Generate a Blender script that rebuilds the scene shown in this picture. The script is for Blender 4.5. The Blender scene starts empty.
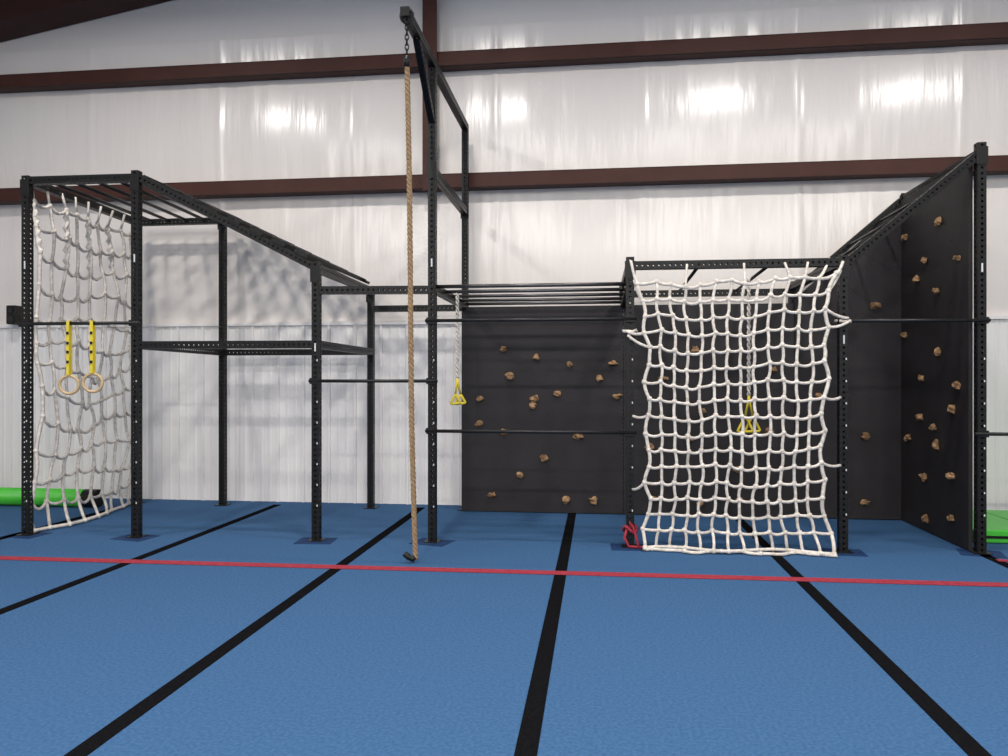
import bpy, math, random
from mathutils import Vector, Matrix, noise
random.seed(7)
S=bpy.context.scene
S.view_settings.view_transform='Standard'
S.view_settings.look='None'
COL=S.collection

# ------------------------------------------------ materials
def mat(name, col, rough=.5, metal=0, col2=None, nscale=20, bump=0, bscale=60, stretch=(1,1,1), spec=.5, coord='Object', detail=4, bdist=.01):
    m=bpy.data.materials.new(name); m.use_nodes=True
    nt=m.node_tree; N=nt.nodes; L=nt.links
    b=N['Principled BSDF']
    b.inputs['Base Color'].default_value=(*col,1)
    b.inputs['Roughness'].default_value=rough
    b.inputs['Metallic'].default_value=metal
    b.inputs['Specular IOR Level'].default_value=spec
    tc=N.new('ShaderNodeTexCoord'); mp=N.new('ShaderNodeMapping')
    mp.inputs['Scale'].default_value=stretch
    L.new(tc.outputs[coord],mp.inputs['Vector'])
    if col2:
        n=N.new('ShaderNodeTexNoise'); n.inputs['Scale'].default_value=nscale; n.inputs['Detail'].default_value=detail
        r=N.new('ShaderNodeValToRGB')
        r.color_ramp.elements[0].position=.35; r.color_ramp.elements[1].position=.65
        r.color_ramp.elements[0].color=(*col,1); r.color_ramp.elements[1].color=(*col2,1)
        L.new(mp.outputs[0],n.inputs['Vector']); L.new(n.outputs['Fac'],r.inputs[0]); L.new(r.outputs[0],b.inputs['Base Color'])
    if bump:
        n=N.new('ShaderNodeTexNoise'); n.inputs['Scale'].default_value=bscale; n.inputs['Detail'].default_value=detail
        bp=N.new('ShaderNodeBump'); bp.inputs['Strength'].default_value=bump; bp.inputs['Distance'].default_value=bdist
        L.new(mp.outputs[0],n.inputs['Vector']); L.new(n.outputs['Fac'],bp.inputs['Height']); L.new(bp.outputs[0],b.inputs['Normal'])
    return m
M_vinyl=mat('insulation_vinyl',(.72,.675,.635),.25,bump=.30,bscale=1.5,stretch=(4,4,.45),bdist=.03,detail=3,spec=.75)
M_metalwall=mat('liner_panel',(.75,.73,.715),.38)
M_brown=mat('red_oxide_steel',(.050,.018,.013),.55,col2=(.062,.023,.017),nscale=3,spec=.2)
M_black=mat('powder_coat_black',(.006,.006,.006),.42,col2=(.009,.009,.009),nscale=40,spec=.25)
M_pipe=mat('pipe_black',(.010,.010,.010),.4,metal=0,spec=.35)
M_pipe2=mat('pipe_gunmetal',(.10,.095,.095),.35,metal=.8,spec=.5)
M_ply=mat('painted_plywood',(.015,.013,.014),.6,col2=(.020,.0175,.019),nscale=2.5,bump=.1,bscale=30,spec=.3)
M_carpet=mat('blue_carpet',(.032,.088,.188),.95,col2=(.050,.118,.242),nscale=55,bump=.5,bscale=300,spec=.1,detail=8,bdist=.004)
M_tape=mat('black_seam',(.005,.005,.006),.9,col2=(.008,.008,.009),nscale=60,spec=0)
M_red=mat('red_tape',(.27,.026,.042),.8,col2=(.32,.042,.06),nscale=20,spec=.1)
M_rope=mat('white_rope',(.74,.69,.63),.85,col2=(.52,.475,.42),nscale=25,bump=.6,bscale=120,spec=.15)
M_hemp=mat('manila_rope',(.38,.26,.15),.85,col2=(.25,.165,.09),nscale=60,bump=.5,bscale=200,spec=.15)
M_hold=mat('hold_resin',(.38,.23,.12),.7,col2=(.14,.08,.04),nscale=18,bump=.5,bscale=40,spec=.2)
M_yellow=mat('yellow_strap',(.75,.60,.04),.6,col2=(.65,.50,.03),nscale=30)
M_wood=mat('ring_wood',(.55,.40,.22),.4,col2=(.45,.32,.16),nscale=12,stretch=(1,1,6))
M_green=mat('green_vinyl',(.05,.45,.03),.4,col2=(.07,.50,.04),nscale=4)
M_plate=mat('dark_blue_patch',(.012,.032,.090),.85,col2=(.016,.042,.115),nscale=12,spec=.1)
M_label=mat('label_white',(.6,.6,.6),.5)
M_lampbody=mat('lamp_body',(.15,.15,.16),.4,metal=.6)
M_wht=mat('plain_white_wall',(.72,.70,.68),.5,col2=(.74,.72,.70),nscale=1)

# ------------------------------------------------ mesh builder
class MB:
    def __init__(s): s.v=[]; s.f=[]
    def box(s,c,d,rot=None):
        o=len(s.v)
        for x in(-.5,.5):
            for y in(-.5,.5):
                for z in(-.5,.5):
                    p=Vector((x*d[0],y*d[1],z*d[2]))
                    if rot: p=rot@p
                    s.v.append(Vector(c)+p)
        for q in((0,1,3,2),(4,6,7,5),(0,4,5,1),(2,3,7,6),(0,2,6,4),(1,5,7,3)): s.f.append([o+i for i in q])
        return s
    def bb(s,a,b):
        a=Vector(a);b=Vector(b); return s.box((a+b)/2,(abs(b.x-a.x),abs(b.y-a.y),abs(b.z-a.z)))
    def tube(s,pts,r,n=6,caps=True,closed=False):
        pts=[Vector(p) for p in pts]; K=len(pts)
        if K<2: return s
        o=len(s.v); prev=None
        for i,p in enumerate(pts):
            if closed: t=pts[(i+1)%K]-pts[i-1]
            else: t=pts[min(i+1,K-1)]-pts[max(i-1,0)]
            if t.length<1e-9: t=Vector((0,0,1))
            t.normalize()
            if prev is None:
                a=Vector((0,0,1)) if abs(t.z)<.9 else Vector((1,0,0))
                u=t.cross(a).normalized()
            else:
                u=prev-t*prev.dot(t)
                u=u.normalized() if u.length>1e-6 else t.orthogonal().normalized()
            prev=u; w=t.cross(u)
            rr=r[i] if isinstance(r,(list,tuple)) else r
            for k in range(n):
                a=2*math.pi*k/n; s.v.append(p+u*math.cos(a)*rr+w*math.sin(a)*rr)
        for i in range(K if closed else K-1):
            j=(i+1)%K
            for k in range(n):
                s.f.append([o+i*n+k,o+i*n+(k+1)%n,o+j*n+(k+1)%n,o+j*n+k])
        if caps and not closed:
            s.f.append([o+k for k in range(n)][::-1]); s.f.append([o+(K-1)*n+k for k in range(n)])
        return s
    def ball(s,c,r,nu=8,nv=5,fn=None):
        o=len(s.v); c=Vector(c); r=Vector(r) if not isinstance(r,(int,float)) else Vector((r,r,r))
        def add(d):
            k=fn(d) if fn else 1
            s.v.append(c+Vector((d.x*r.x,d.y*r.y,d.z*r.z))*k)
        add(Vector((0,0,1)))
        for j in range(1,nv):
            ph=math.pi*j/nv
            for i in range(nu):
                th=2*math.pi*i/nu; add(Vector((math.sin(ph)*math.cos(th),math.sin(ph)*math.sin(th),math.cos(ph))))
        add(Vector((0,0,-1)))
        for i in range(nu):
            s.f.append([o,o+1+i,o+1+(i+1)%nu])
            for j in range(nv-2):
                a=o+1+j*nu; s.f.append([a+i,a+nu+i,a+nu+(i+1)%nu,a+(i+1)%nu])
            a=o+1+(nv-2)*nu; s.f.append([a+i,o+1+(nv-1)*nu,a+(i+1)%nu])
        return s
    def perf(s,a,b,w=.076,up=(0,1,0),pitch=.0508,hr=.0115):
        """square perforated steel tube from a to b with real through-holes on all four faces"""
        a=Vector(a);b=Vector(b);n=(b-a);L=n.length;n.normalize()
        up=Vector(up); sx=n.cross(up).normalized(); sy=sx.cross(n).normalized()
        K=max(1,round(L/pitch)); h=L/K; W=w/2
        for (d1,d2) in((sx,sy),(sy,-sx),(-sx,-sy),(-sy,sx)):
            for k in range(K):
                c=a+n*(h*(k+.5))+d1*W; o=len(s.v)
                sq=[(1,0),(1,1),(0,1),(-1,1),(-1,0),(-1,-1),(0,-1),(1,-1)]
                for (p,q) in sq: s.v.append(c+d2*(p*W)+n*(q*h/2))
                for i in range(8):
                    an=i*math.pi/4; s.v.append(c+d2*(math.cos(an)*hr)+n*(math.sin(an)*hr))
                for i in range(8):
                    j=(i+1)%8; s.f.append([o+i,o+j,o+8+j,o+8+i])
        for p in(a,b):
            o=len(s.v)
            for(x,y)in((-1,-1),(1,-1),(1,1),(-1,1)): s.v.append(p+sx*x*W+sy*y*W)
            s.f.append([o,o+1,o+2,o+3])
        return s
    def build(s,name,m,parent=None,smooth=False,bevel=0):
        me=bpy.data.meshes.new(name); me.from_pydata([tuple(v) for v in s.v],[],s.f); me.update()
        ob=bpy.data.objects.new(name,me); COL.objects.link(ob); me.materials.append(m)
        if smooth:
            for p in me.polygons: p.use_smooth=True
        if bevel:
            bv=ob.modifiers.new('b','BEVEL'); bv.width=bevel; bv.segments=2
        if parent: ob.parent=parent
        return ob
def empty(name):
    e=bpy.data.objects.new(name,None); COL.objects.link(e); return e

# ------------------------------------------------ room shell
WY=9.62
XL,XR,YB=-11,11,-12
def roof(x): return 6.62+.17*(x+8) if x<1 else 6.62+.17*9-.17*(x-1)
MB().bb((XL,YB,-.1),(XR,WY+.1,0)).build('floor',M_carpet)
# insulation facing: billows gently between the girts, with pleats near them
mb=MB()
NX=660; zs=[2.2+.08*i for i in range(49)]
GZ=(2.3,4.06,5.58,7.2)
def bil(x,z):
    lo=max([g for g in GZ if g<=z] or [2.2]); hi=min([g for g in GZ if g>z] or [8])
    t=(z-lo)/max(.01,hi-lo); e=min(z-lo,hi-z)
    y=-.045*math.sin(math.pi*max(0,min(1,t)))
    pl=math.exp(-max(0,e)*3.0)
    y+=pl*.014*noise.noise(Vector((x*7,lo*3,z*.5)))
    y+=.010*noise.noise(Vector((x*2.2,lo,z*.7)))
    sx=abs(((x+.35)%1.83)-.915)
    if sx<.05: y-=.012*(1-sx/.05)
    return y
for i,z in enumerate(zs):
    for k in range(NX+1):
        x=XL+(XR-XL)*k/NX; mb.v.append(Vector((x,WY+bil(x,z),z)))
for i in range(len(zs)-1):
    for k in range(NX):
        a=i*(NX+1)+k
        mb.f.append([a,a+1,a+NX+2,a+NX+1])
o=len(mb.v); zt=zs[-1]
for x,z in[(XL,zt),(XR,zt),(XR,roof(XR)+.05),(1,roof(1)+.05),(XL,roof(XL)+.05)]: mb.v.append(Vector((x,WY,z)))
mb.f.append([o+i for i in range(5)])
wall=mb.build('wall_back',M_vinyl,smooth=True)
mb=MB(); prof=[]
x=XL
while x<XR:
    for dx,dy in((0,0),(.075,0),(.085,-.005),(.105,-.005),(.115,0),(.185,0),(.195,-.005),(.215,-.005),(.225,0),(.29,0),(.302,-.024),(.328,-.024),(.34,0)): prof.append((x+dx,dy))
    x+=.345
Y0=9.6
for (px_,dy) in prof: mb.v+= [Vector((px_,Y0+dy,0)),Vector((px_,Y0+dy,2.30))]
for i in range(len(prof)-1): mb.f.append([2*i,2*i+2,2*i+3,2*i+1])
mb.build('wall_back_liner',M_metalwall)
MB().bb((XL,9.565,2.29),(XR,9.62,2.33)).build('trim_1',M_metalwall)
MB().bb((XL-.1,YB,0),(XL,WY,6.2)).build('wall_left',M_wht)
MB().bb((XR,YB,0),(XR+.1,WY,6.6)).build('wall_right',M_wht)
mb=MB(); mb.v=[Vector((x,YB,z)) for x,z in [(XL,0),(XR,0),(XR,roof(XR)),(1,roof(1)),(XL,roof(XL))]]; mb.f=[[0,1,2,3,4]]
mb.build('wall_front',M_wht)
mb=MB()
for x0,x1 in((XL-.1,1),(1,XR+.1)):
    o=len(mb.v)
    mb.v+=[Vector((x0,YB,roof(x0))),Vector((x1,YB,roof(x1))),Vector((x1,WY+.1,roof(x1))),Vector((x0,WY+.1,roof(x0)))]
    mb.v+=[v+Vector((0,0,.1)) for v in mb.v[o:o+4]]
    mb.f+=[[o,o+1,o+2,o+3],[o+7,o+6,o+5,o+4]]
mb.build('ceiling',M_wht)
def girt(name,z):
    mb=MB()
    mb.bb((XL,9.42,z-.085),(XR,9.435,z+.085))
    mb.bb((XL,9.42,z+.08),(XR,9.62,z+.09))
    mb.bb((XL,9.435,z-.09),(XR,9.60,z-.08))
    mb.bb((XL,9.395,z-.09),(XR,9.42,z-.07))
    return mb.build(name,M_brown)
girt('girt_beam',5.58); girt('girt_beam.001',4.06)
cx=-2.06
mb=MB(); mb.bb((cx-.09,9.33,3.93),(cx+.09,9.345,roof(cx)-.3)); mb.bb((cx-.015,9.34,3.93),(cx+.015,9.6,roof(cx)-.3))
mb.build('steel_column',M_brown)
mb=MB()
for x0,x1 in((XL,1),(1,XR)):
    for y0,y1,z0,z1 in((9.28,9.5,-.40,-.01),(9.16,9.6,-.415,-.40)):
        o=len(mb.v)
        for x_ in(x0,x1):
            for y in(y0,y1):
                for dz in(z0,z1): mb.v.append(Vector((x_,y,roof(x_)+dz)))
        mb.f+=[[o+i for i in q] for q in((0,1,3,2),(4,6,7,5),(0,4,5,1),(2,3,7,6),(0,2,6,4),(1,5,7,3))]
mb.build('rafter_beam',M_brown)

# ------------------------------------------------ floor markings
mb=MB()
for x in(-9.64,-7.77,-5.9,-4.03,-2.17,-.30,1.59,3.46,5.33,7.2):
    mb.bb((x-.048,YB+.2,0),(x+.048,9.35,.003))
mb.build('floor_seam_strip',M_tape)
mb=MB(); mb.box((0,6.30,.004),(18,.12,.003),Matrix.Rotation(math.radians(.75),3,'Z'))
mb.box((4.2,7.05,.004),(1.5,.08,.003),Matrix.Rotation(math.radians(-12),3,'Z'))
mb.build('red_floor_line',M_red)

# ------------------------------------------------ rig
rig=empty('obstacle_rig')
F={'a':(-5.78,7.22),'b':(-4.60,7.24),'c':(-2.745,7.30),'d':(-1.60,7.38),'e':(.305,7.38),'f':(2.235,7.40),'g':(3.465,7.50)}
B={'a':(-5.88,9.25),'b':(-4.71,9.25),'c':(-2.78,9.25),'d':(-1.60,9.25),'e':(.305,9.25),'f':(2.235,9.25),'g':(3.465,9.25)}
HT={'a':3.66,'b':3.68,'c':2.74,'d':4.62,'e':2.74,'f':2.72,'g':3.74}
pl=MB(); patch=MB()
for D,nm in((F,'front'),(B,'back')):
    for k,(x,y) in D.items():
        m=MB().perf((x,y,.008),(x,y,HT[k]-(.05 if D is B and k=='g' else 0)))
        m.build(f'post_{nm}_{k}',M_black,rig)
        pl.box((x,y,.006),(.15,.15,.008))
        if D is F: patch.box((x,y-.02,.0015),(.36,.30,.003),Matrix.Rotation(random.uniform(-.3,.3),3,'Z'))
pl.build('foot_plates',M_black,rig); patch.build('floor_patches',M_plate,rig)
bm=MB(); W=.038
def beam(p,q,w=.076): bm.perf(p,q,w,up=(0,0,1) if abs((Vector(q)-Vector(p)).normalized().z)<.9 else (0,1,0))
def X(D,a,b,z,z2=None):
    z2=z if z2 is None else z2
    (x0,y0),(x1,y1)=D[a],D[b]; beam((x0+W,y0,z),(x1-W,y1,z2))
def Yb(k,z):
    beam((F[k][0],F[k][1]+W,z),(B[k][0],B[k][1]-W,z))
X(F,'a','b',3.61);X(B,'a','b',3.60);Yb('a',3.61);Yb('b',3.61)
X(F,'b','c',3.61,2.70);X(B,'b','c',3.60,2.70);Yb('c',2.68)
X(F,'c','d',2.46);X(B,'c','d',2.46)
Yb('d',3.62);Yb('d',2.48);Yb('e',2.48);Yb('e',2.66);Yb('f',2.66)
X(F,'b','c',1.93);X(B,'b','c',1.93);Yb('b',1.93);Yb('c',1.93)
X(F,'e','f',2.66);X(B,'e','f',2.60)
X(F,'f','g',2.66,3.62);X(B,'f','g',2.62,3.62);Yb('g',3.64)
beam((-1.60,6.28,4.63+.03),(-1.60,9.29,4.66))
bm.perf((-1.60,6.72,4.62),(-1.60,7.34,4.10),.06,up=(1,0,0))
bm.build('beams',M_black,rig)
gp=MB()
for k in F:
    for D in(F,B):
        gp.box((D[k][0],D[k][1]-.041,min(HT[k],3.74)-.12),(.10,.006,.16))
gp.build('gussets',M_black,rig)
pp=MB()
def pipe(p,q,r=.017): pp.tube([p,q],r,10)
def pX(a,b,z,dy=-.05): pipe((F[a][0]-.06,F[a][1]+dy,z),(F[b][0]+.06,F[b][1]+dy,z))
pX('a','b',2.15);pX('c','d',1.57);pX('d','e',2.155);pX('d','e',1.085);pX('f','g',2.12)
pipe((3.40,7.45,1.09),(5.36,7.45,1.09))
for x in(-5.55,-5.32,-5.08,-4.84): pipe((x,7.22,3.61),(x-.1,9.25,3.61),.019)
for x in(.95,1.60): pipe((x,7.40,2.66),(x,9.25,2.62),.017)
for i in range(1,4):
    t=i/4; pipe((2.235+1.23*t,7.45,2.66+.96*t),(2.235+1.23*t,9.25,2.62+1.0*t),.014)
pp.build('pull_up_bars',M_pipe,rig,smooth=True)
pp=MB()
for y in(7.46,7.90,8.34,8.78,9.18): pipe((-1.60,y,2.50),(.305,y,2.50),.019)
pp.build('pipe_traverse',M_pipe2,rig,smooth=True)
rg=MB()
ang=math.atan2(.9,1.85)
R=Matrix.Rotation(ang,3,'Y')
for i in range(8):
    t=(i+.5)/8
    x=-4.6+1.855*t; z=3.61-.90*t
    rg.box((x-.03,8.27,z+.060),(.07,2.02,.045),R)
    for y in(7.28,9.25): rg.box((x-.02,y,z+.05),(.15,.10,.035),R)
    rg.box((x-.03,9.17,z-.045),(.13,.06,.07),R)
rg.build('monkey_rungs',M_black,rig)
MB().perf((5.36,7.50,.008),(5.36,7.50,2.74)).build('post_side',M_black,rig)
lb=MB()
for k,z in(('a',2.75),('b',2.8),('c',1.9),('d',2.72),('e',2.0),('f',1.95),('g',2.6)):
    x,y=F[k]; lb.box((x,y-.040,z),(.014,.004,.08))
for k in F:
    x,y=F[k]
    for z in[.35+.2032*i for i in range(8)]: lb.box((x+.020,y-.040,z),(.010,.003,.018))
lb.build('labels',M_label,rig)
br=MB()
for k,z in(('a',2.15),('b',2.15),('c',1.57),('d',1.57),('d',2.155),('e',2.155),('d',1.085),('e',1.085),('f',2.12),('g',2.12),('g',1.09)):
    x,y=F[k]; br.box((x,y-.045,z),(.10,.03,.06))
br.build('bar_brackets',M_black,rig)

# ------------------------------------------------ climbing wall
cw=empty('climbing_wall')
mb=MB()
for x0,x1 in((-1.62,.30),(.304,2.23)):
    mb.bb((x0,9.14,.01),(x1,9.20,2.46))
mb.build('back_panel',M_ply,cw)
mb=MB()
P=[(2.236,.01),(3.40,.01),(3.40,3.56),(2.236,2.50)]
mb.v=[Vector((x,9.14,z)) for x,z in P]+[Vector((x,9.20,z)) for x,z in P]
mb.f=[[0,1,2,3],[7,6,5,4]]+[[i,(i+1)%4,(i+1)%4+4,i+4] for i in range(4)]
mb.build('sloped_panel',M_ply,cw)
MB().bb((3.39,7.55,.01),(3.425,9.135,3.60)).build('side_panel',M_ply,cw)
bt=MB()
for x in[-1.5+.2*i for i in range(25)]:
    for z in[.12+.2*j for j in range(12)]: bt.tube([(x,9.139,z),(x,9.137,z)],.006,6)
for y in[7.7+.2*i for i in range(8)]:
    for z in[.12+.2*j for j in range(17)]: bt.tube([(3.391,y,z),(3.388,y,z)],.006,6)
bt.build('t_nuts',M_pipe,cw)
hl=MB()
def rock(c,nrm,s):
    seed=random.uniform(0,99)
    def fn(d): return .78+.6*noise.noise(d*1.3+Vector((seed,0,0)))
    c=Vector(c); r=Vector((s*random.uniform(.85,1.15),s*.8,s*random.uniform(.6,.95)))
    if nrm=='x': r=Vector((r.y,r.x,r.z))
    hl.ball(c,r,8,5,fn)
for x,z in[(-1.11,1.95),(-.72,1.85),(-.33,1.77),(-1.04,1.63),(.18,1.78),(-1.40,1.36),(-.77,1.28),(-.74,1.36),(-.48,1.42),(.02,1.6),(-1.41,1.06),(-1.11,.96),(-.63,.66),(-.22,.92),(.22,1.39),(-1.25,.21),(-.92,.45),(-.37,.17),(-.05,.17),
    (1.12,1.93),(1.2,1.22),(1.05,.9),(1.6,.55),(.66,.2),(1.18,.15),(1.62,.2),(2.73,2.15),(3.0,.95),(3.1,2.42),(3.0,.2),(.75,1.6),(2.0,1.7),(1.95,1.0),(2.5,1.4),(.6,.8)]:
    rock((x,9.12,z),'y',.062)
for y,z in[(9.0,3.16),(8.15,3.16),(8.48,2.83),(8.68,2.65),(8.2,2.47),(7.74,2.73),(9.0,2.08),(8.15,1.86),(8.55,1.6),(7.74,1.53),(8.6,1.19),(8.25,1.1),(8.2,.93),(7.85,1.3),(8.9,.95),(8.5,.57),(7.87,.66),(8.45,.14),(7.87,.25)]:
    rock((3.375,y,z),'x',.062)
hl.build('holds',M_hold,cw,smooth=False)

# ------------------------------------------------ cargo nets
def interp(tab,t):
    for (a,va),(b,vb) in zip(tab,tab[1:]):
        if t<=b: return va+(vb-va)*(t-a)/(b-a)
    return tab[-1][1]
def net(name,NC,NR,pos,r,sag,knot=1.7,extra=None,wob=.008):
    mb=MB(); G=[[pos(i/NC,j/NR,i,j) for i in range(NC+1)] for j in range(NR+1)]
    for j in range(NR+1):
        pts=[]
        for i in range(NC):
            a,b=G[j][i],G[j][i+1]; s_=sag*random.uniform(.3,1.5)
            if j==NR: s_=0
            for q in range(4):
                t=q/4; p=a.lerp(b,t); p.z-=s_*4*t*(1-t); pts.append(p)
        pts.append(G[j][NC]); mb.tube(pts,r*(1.15 if j in(0,NR) else 1),6)
    for i in range(NC+1):
        pts=[]
        for j in range(NR):
            a,b=G[j][i],G[j+1][i]; k=random.uniform(-wob,wob)
            for q in range(3):
                t=q/3; p=a.lerp(b,t); p.x+=k*4*t*(1-t); pts.append(p)
        pts.append(G[NR][i]); mb.tube(pts,r*(1.2 if i in(0,NC) else 1),6)
    for row in G:
        for p in row:
            mb.ball(p,(r*knot*random.uniform(.9,1.15),r*knot,r*knot*random.uniform(.9,1.2)),6,4)
    if extra: extra(mb,G)
    for v in mb.v: v.z=max(v.z,.006)
    return mb.build(name,M_rope,smooth=True)
LT=[(0,.40),(.06,.40),(.18,.45),(.5,.475),(.85,.455),(1,.42)]
RT=[(0,2.14),(.06,2.10),(.15,2.06),(.5,2.01),(.85,2.03),(1,2.10)]
def pos1(s,t,i,j):
    l=interp(LT,t);r=interp(RT,t)
    x=l+(r-l)*s+random.uniform(-.011,.011)
    if i in(0,13): x+=(-1 if i==0 else 1)*(.028 if j%3==0 else -.012)
    top=2.47+.07*s-.025*math.sin(math.pi*s)+.020*math.sin(s*19)
    z=top+(.035-top)*t-.05*math.sin(math.pi*s)*(1-t)*t*2+random.uniform(-.010,.010)
    z+=.04*math.sin(s*9+j*.4)*t*(1-t)*2
    x+=.012*math.sin(j*.6+s*4)
    y=7.29-.06*math.sin(math.pi*t)+random.uniform(-.015,.015)
    if j==16: z=.03; y=7.22+.07*math.sin(s*11)
    if j==15: z=max(z,.09)
    return Vector((x,y,z))
def ex1(mb,G):
    def tie(p,q,s_=.02,r=.014):
        p=Vector(p);q=Vector(q); mb.tube([p.lerp(q,t/5)-Vector((0,0,s_*4*t/5*(1-t/5))) for t in range(6)],r,6)
    def loop(c,rr=.06):
        mb.tube([Vector(c)+Vector((math.cos(a)*rr,math.sin(a)*rr,random.uniform(-.01,.01))) for a in [k*math.pi/5 for k in range(10)]],.014,6,closed=True)
    tie(G[0][0],(.31,7.33,2.70));tie(G[1][0],(.34,7.32,2.52),.03)
    tie(G[0][13],(2.22,7.34,2.66));tie(G[1][13],(2.20,7.34,2.58),.02);tie(G[0][12],(2.12,7.40,2.70))
    tie(G[3][0],(.26,7.30,2.04));loop((.305,7.37,2.04),.065);tie(G[4][0],(.28,7.30,2.0))
    tie(G[3][13],(2.28,7.32,2.12));loop((2.235,7.39,2.12),.065);tie(G[2][13],(2.26,7.32,2.14))
    tie(G[7][13],(2.20,7.35,1.42));tie(G[8][0],(.33,7.34,1.24));tie(G[12][0],(.33,7.34,.55));tie(G[11][13],(2.2,7.35,.8))
    for i in(3,7,10,11): tie(G[0][i],(G[0][i].x+random.uniform(-.05,.05),7.35,2.66),0,.012)
    # slack bottom rope lying on the floor in shallow loops
    pts=[]
    for q in range(66):
        u=q/65; pts.append(Vector((.42+1.68*u,7.17+.045*math.sin(u*17)+.02*math.sin(u*41),.018)))
    mb.tube([G[16][0]]+pts+[G[16][13]],.016,6)
    for q in(3,14,27,40,52,62): mb.ball(pts[q],.028,6,4)
net('cargo_net',13,16,pos1,.0145,.016,1.75,ex1,.012)
def pos2(s,t,i,j):
    y=7.27+1.80*s
    x=-5.74-.085*s
    top=3.42
    z=top+(.04-top)*t
    z+=-.07*math.sin(math.pi*s)*min(1,t*3)+.07*math.sin(s*7+j*1.1)*min(1,t*4)*(1 if j<11 else .2)
    x+=.04*math.sin(math.pi*t)+random.uniform(-.02,.02)+.03*math.sin(s*6+j)
    y+=random.uniform(-.04,.04)*min(1,t*4)+.05*math.sin(j*.9)*math.sin(math.pi*s)
    if j==12: z=.03; x+=.12*math.sin(math.pi*s)
    return Vector((x,max(7.26,y),max(z,.03)))
def ex2(mb,G):
    for i in range(9):
        a=G[0][i]; mb.tube([a,Vector((-5.78,a.y,3.62))],.013,6)
        q=G[2][i]; pts=[a.lerp(q,k/16)+Vector((.018*math.sin(k*2.1),.018*math.cos(k*2.1),0)) for k in range(17)]
        if i%2==0: mb.tube(pts,.022,6)
net('cargo_net.001',8,12,pos2,.0165,.05,1.7,ex2,.02)

# ------------------------------------------------ climbing rope
cr=empty('climbing_rope')
def axis(h):
    return Vector((-1.60+.045*h+.008*math.sin(h*6),6.36+.14*h*h,4.30-(4.30-.035)*h))
mb=MB()
for k in range(3):
    pts=[]
    for i in range(521):
        h=i/520; c=axis(h); a=h*2*math.pi*34+k*2*math.pi/3
        pts.append(c+Vector((math.cos(a),math.sin(a),0))*.0118)
    mb.tube(pts,.0130,6)
mb.build('strands',M_hemp,cr,smooth=True)
e=axis(1)
mb=MB().tube([e+Vector((0,0,.03)),e+Vector((-.025,-.01,.0)),e+Vector((-.06,-.015,.02)),e+Vector((-.095,-.02,.05))],[.024,.027,.027,.025],10)
for v in mb.v: v.z=max(v.z,.004)
mb.build('end_boot',M_black,cr,smooth=True)
mb=MB(); mb.tube([(-1.60,6.36,4.31),(-1.60,6.36,4.22)],.028,10)
z=4.33
for i in range(7):
    c=Vector((-1.60,6.36,z+.02))
    mb.tube([c+Vector(((.016*math.cos(a)) if i%2 else 0,0 if i%2 else .016*math.cos(a),.03*math.sin(a))) for a in [q*math.pi/5 for q in range(10)]],.005,5,closed=True)
    z+=.042
mb.tube([Vector((-1.60+.055*math.cos(a),6.36,4.655+.062*math.sin(a))) for a in [q*math.pi/8 for q in range(16)]],.010,6,closed=True)
mb.build('chain_hanger',M_black,cr,smooth=True)

# ------------------------------------------------ gymnastic rings
for n,x in enumerate((-5.275,-5.02)):
    g=empty('gymnastic_ring'); yb=7.16
    s=MB()
    zb=1.43+.02*n
    s.box((x,yb-.022,(2.17+zb+.20)/2),(.032,.004,2.17-zb-.20)); s.box((x,yb+.022,(2.17+zb+.20)/2),(.032,.004,2.17-zb-.20)); s.box((x,yb,2.172),(.032,.046,.004)); s.box((x,yb,zb+.2),(.032,.046,.004))
    s.build('strap',M_yellow,g)
    bk=MB()
    for z in(2.05,1.95,1.86,1.76): bk.box((x,yb-.026,z),(.026,.006,.028))
    bk.build('buckle',M_black,g)
    MB().tube([Vector((x+.090*math.cos(a),yb+.02*math.cos(a),zb+.102+.090*math.sin(a))) for a in [q*2*math.pi/32 for q in range(32)]],.015,10,closed=True).build('ring',M_wood,g,smooth=True)

# ------------------------------------------------ triangle handles
def trihandle(x,y,ztop,zb,zt,sc=1):
    g=empty('triangle_handle')
    r=MB()
    for k in range(2):
        r.tube([Vector((x+.012*math.cos(h*60+k*math.pi),y+.012*math.sin(h*60+k*math.pi),ztop+(zt-ztop)*h)) for h in [q/60 for q in range(61)]],.010,6)
    r.build('hanging_rope',M_rope,g,smooth=True)
    s=MB()
    for dx,dy in((-.035*sc,0),(.045*sc,.04)):
        w=.085*sc; h=.17*sc
        c=[Vector((x+dx,y+dy,zb+h)),Vector((x+dx-w,y+dy-.01,zb)),Vector((x+dx+w,y+dy+.02,zb+.01))]
        pts=[]
        for a in range(3):
            p,q=c[a],c[(a+1)%3]; pts+=[p.lerp(q,t) for t in(.08,.3,.5,.7,.92)]
        s.tube(pts,.013,8,closed=True)
        s.tube([c[0],Vector((x+dx*.3,y,(zt+zb+h)/2+.02)),Vector((x,y,zt))],.012,6)
    s.build('handles',M_yellow,g,smooth=True)
trihandle(-1.45,7.90,2.49,1.33,1.60,.6)
trihandle(1.55,8.20,2.64,1.04,1.42)

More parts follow.
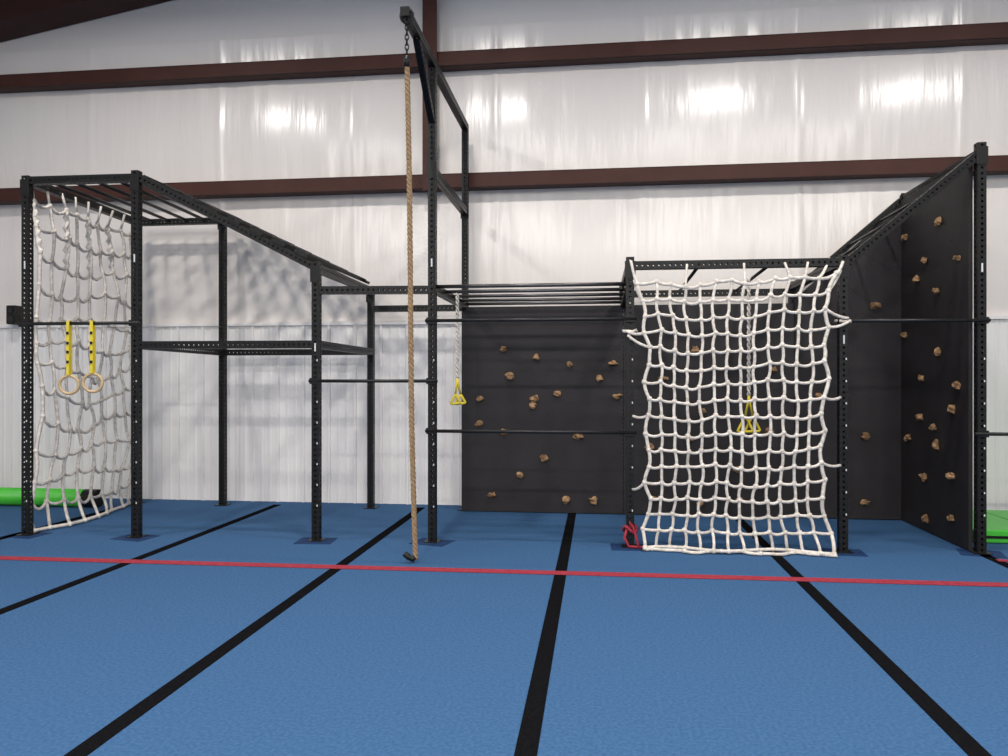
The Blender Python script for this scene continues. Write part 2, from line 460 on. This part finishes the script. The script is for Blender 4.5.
# ------------------------------------------------ mats, speaker, strap
g=empty('padded_roll')
MB().tube([(-10.2,8.93,.115),(-6.31,8.88,.115)],.11,24).build('cover',M_green,g,smooth=True)
mb=MB(); mb.tube([(-6.32,8.88,.115),(-6.14,8.87,.115)],.112,24); mb.build('end_cap',M_black,g)
g=empty('folding_mat')
mb=MB()
for i in range(3): mb.bb((3.62+i*.62,7.95,.005),(4.23+i*.62,9.2,.13))
mb.build('panels',M_green,g,bevel=.012)
mb=MB()
for i in range(3): mb.bb((3.63+i*.62,7.94,.05),(4.22+i*.62,7.952,.075))
mb.build('edge_trim',M_black,g)
g=empty('wall_speaker')
MB().bb((-7.84,9.40,2.33),(-7.70,9.55,2.58)).build('cabinet',M_black,g,bevel=.01)
MB().tube([(-7.77,9.399,2.39),(-7.77,9.392,2.39)],.05,20).tube([(-7.77,9.399,2.51),(-7.77,9.392,2.51)],.03,16).build('driver',M_pipe,g)
MB().bb((-7.79,9.55,2.42),(-7.74,9.60,2.48)).build('bracket',M_black,g)
mb=MB()
mb.tube([Vector((.305+.06*math.cos(a),7.38+.06*math.sin(a),.17+.03*math.sin(2*a))) for a in [q*math.pi/8 for q in range(16)]],.016,6,closed=True)
mb.tube([(.27,7.33,.17),(.25,7.31,.10),(.29,7.30,.02),(.40,7.29,.018),(.52,7.31,.018)],.014,6)
mb.tube([(.31,7.32,.19),(.30,7.31,.25),(.33,7.32,.20),(.36,7.31,.10),(.38,7.28,.02)],.013,6)
mb.build('red_resistance_band',M_red,smooth=True)

# ------------------------------------------------ high bay lamps
for y,en in((6.1,115),(.8,135),(-4.5,385),(-9.5,250)):
    for x in(-5.5,-1.7,1.9,4.95):
        z=6.45
        g=empty('high_bay_lamp')
        b=MB(); b.tube([(x,y,z+.16),(x,y,z+.10),(x,y,z+.02)],[.08,.14,.22],20); b.tube([(x,y,z+.16),(x,y,roof(x)-.005)],.01,6)
        b.build('housing',M_lampbody,g,smooth=False)
        ld=bpy.data.lights.new('led','AREA'); ld.shape='DISK'; ld.size=.42; ld.energy=en; ld.color=(1,.95,.895)
        lo=bpy.data.objects.new('led',ld); COL.objects.link(lo); lo.location=(x,y,z); lo.parent=g

w=bpy.data.worlds.new('world'); S.world=w; w.use_nodes=True
w.node_tree.nodes['Background'].inputs[0].default_value=(.8,.85,.9,1); w.node_tree.nodes['Background'].inputs[1].default_value=.1

cam=bpy.data.cameras.new('camera'); co=bpy.data.objects.new('camera',cam); COL.objects.link(co)
cam.sensor_width=36; cam.lens=770/1008*36; cam.shift_y=3/1008; cam.clip_end=100
co.location=(0,0,1.57); co.rotation_euler=(math.radians(90),0,math.radians(6.93))
S.camera=co
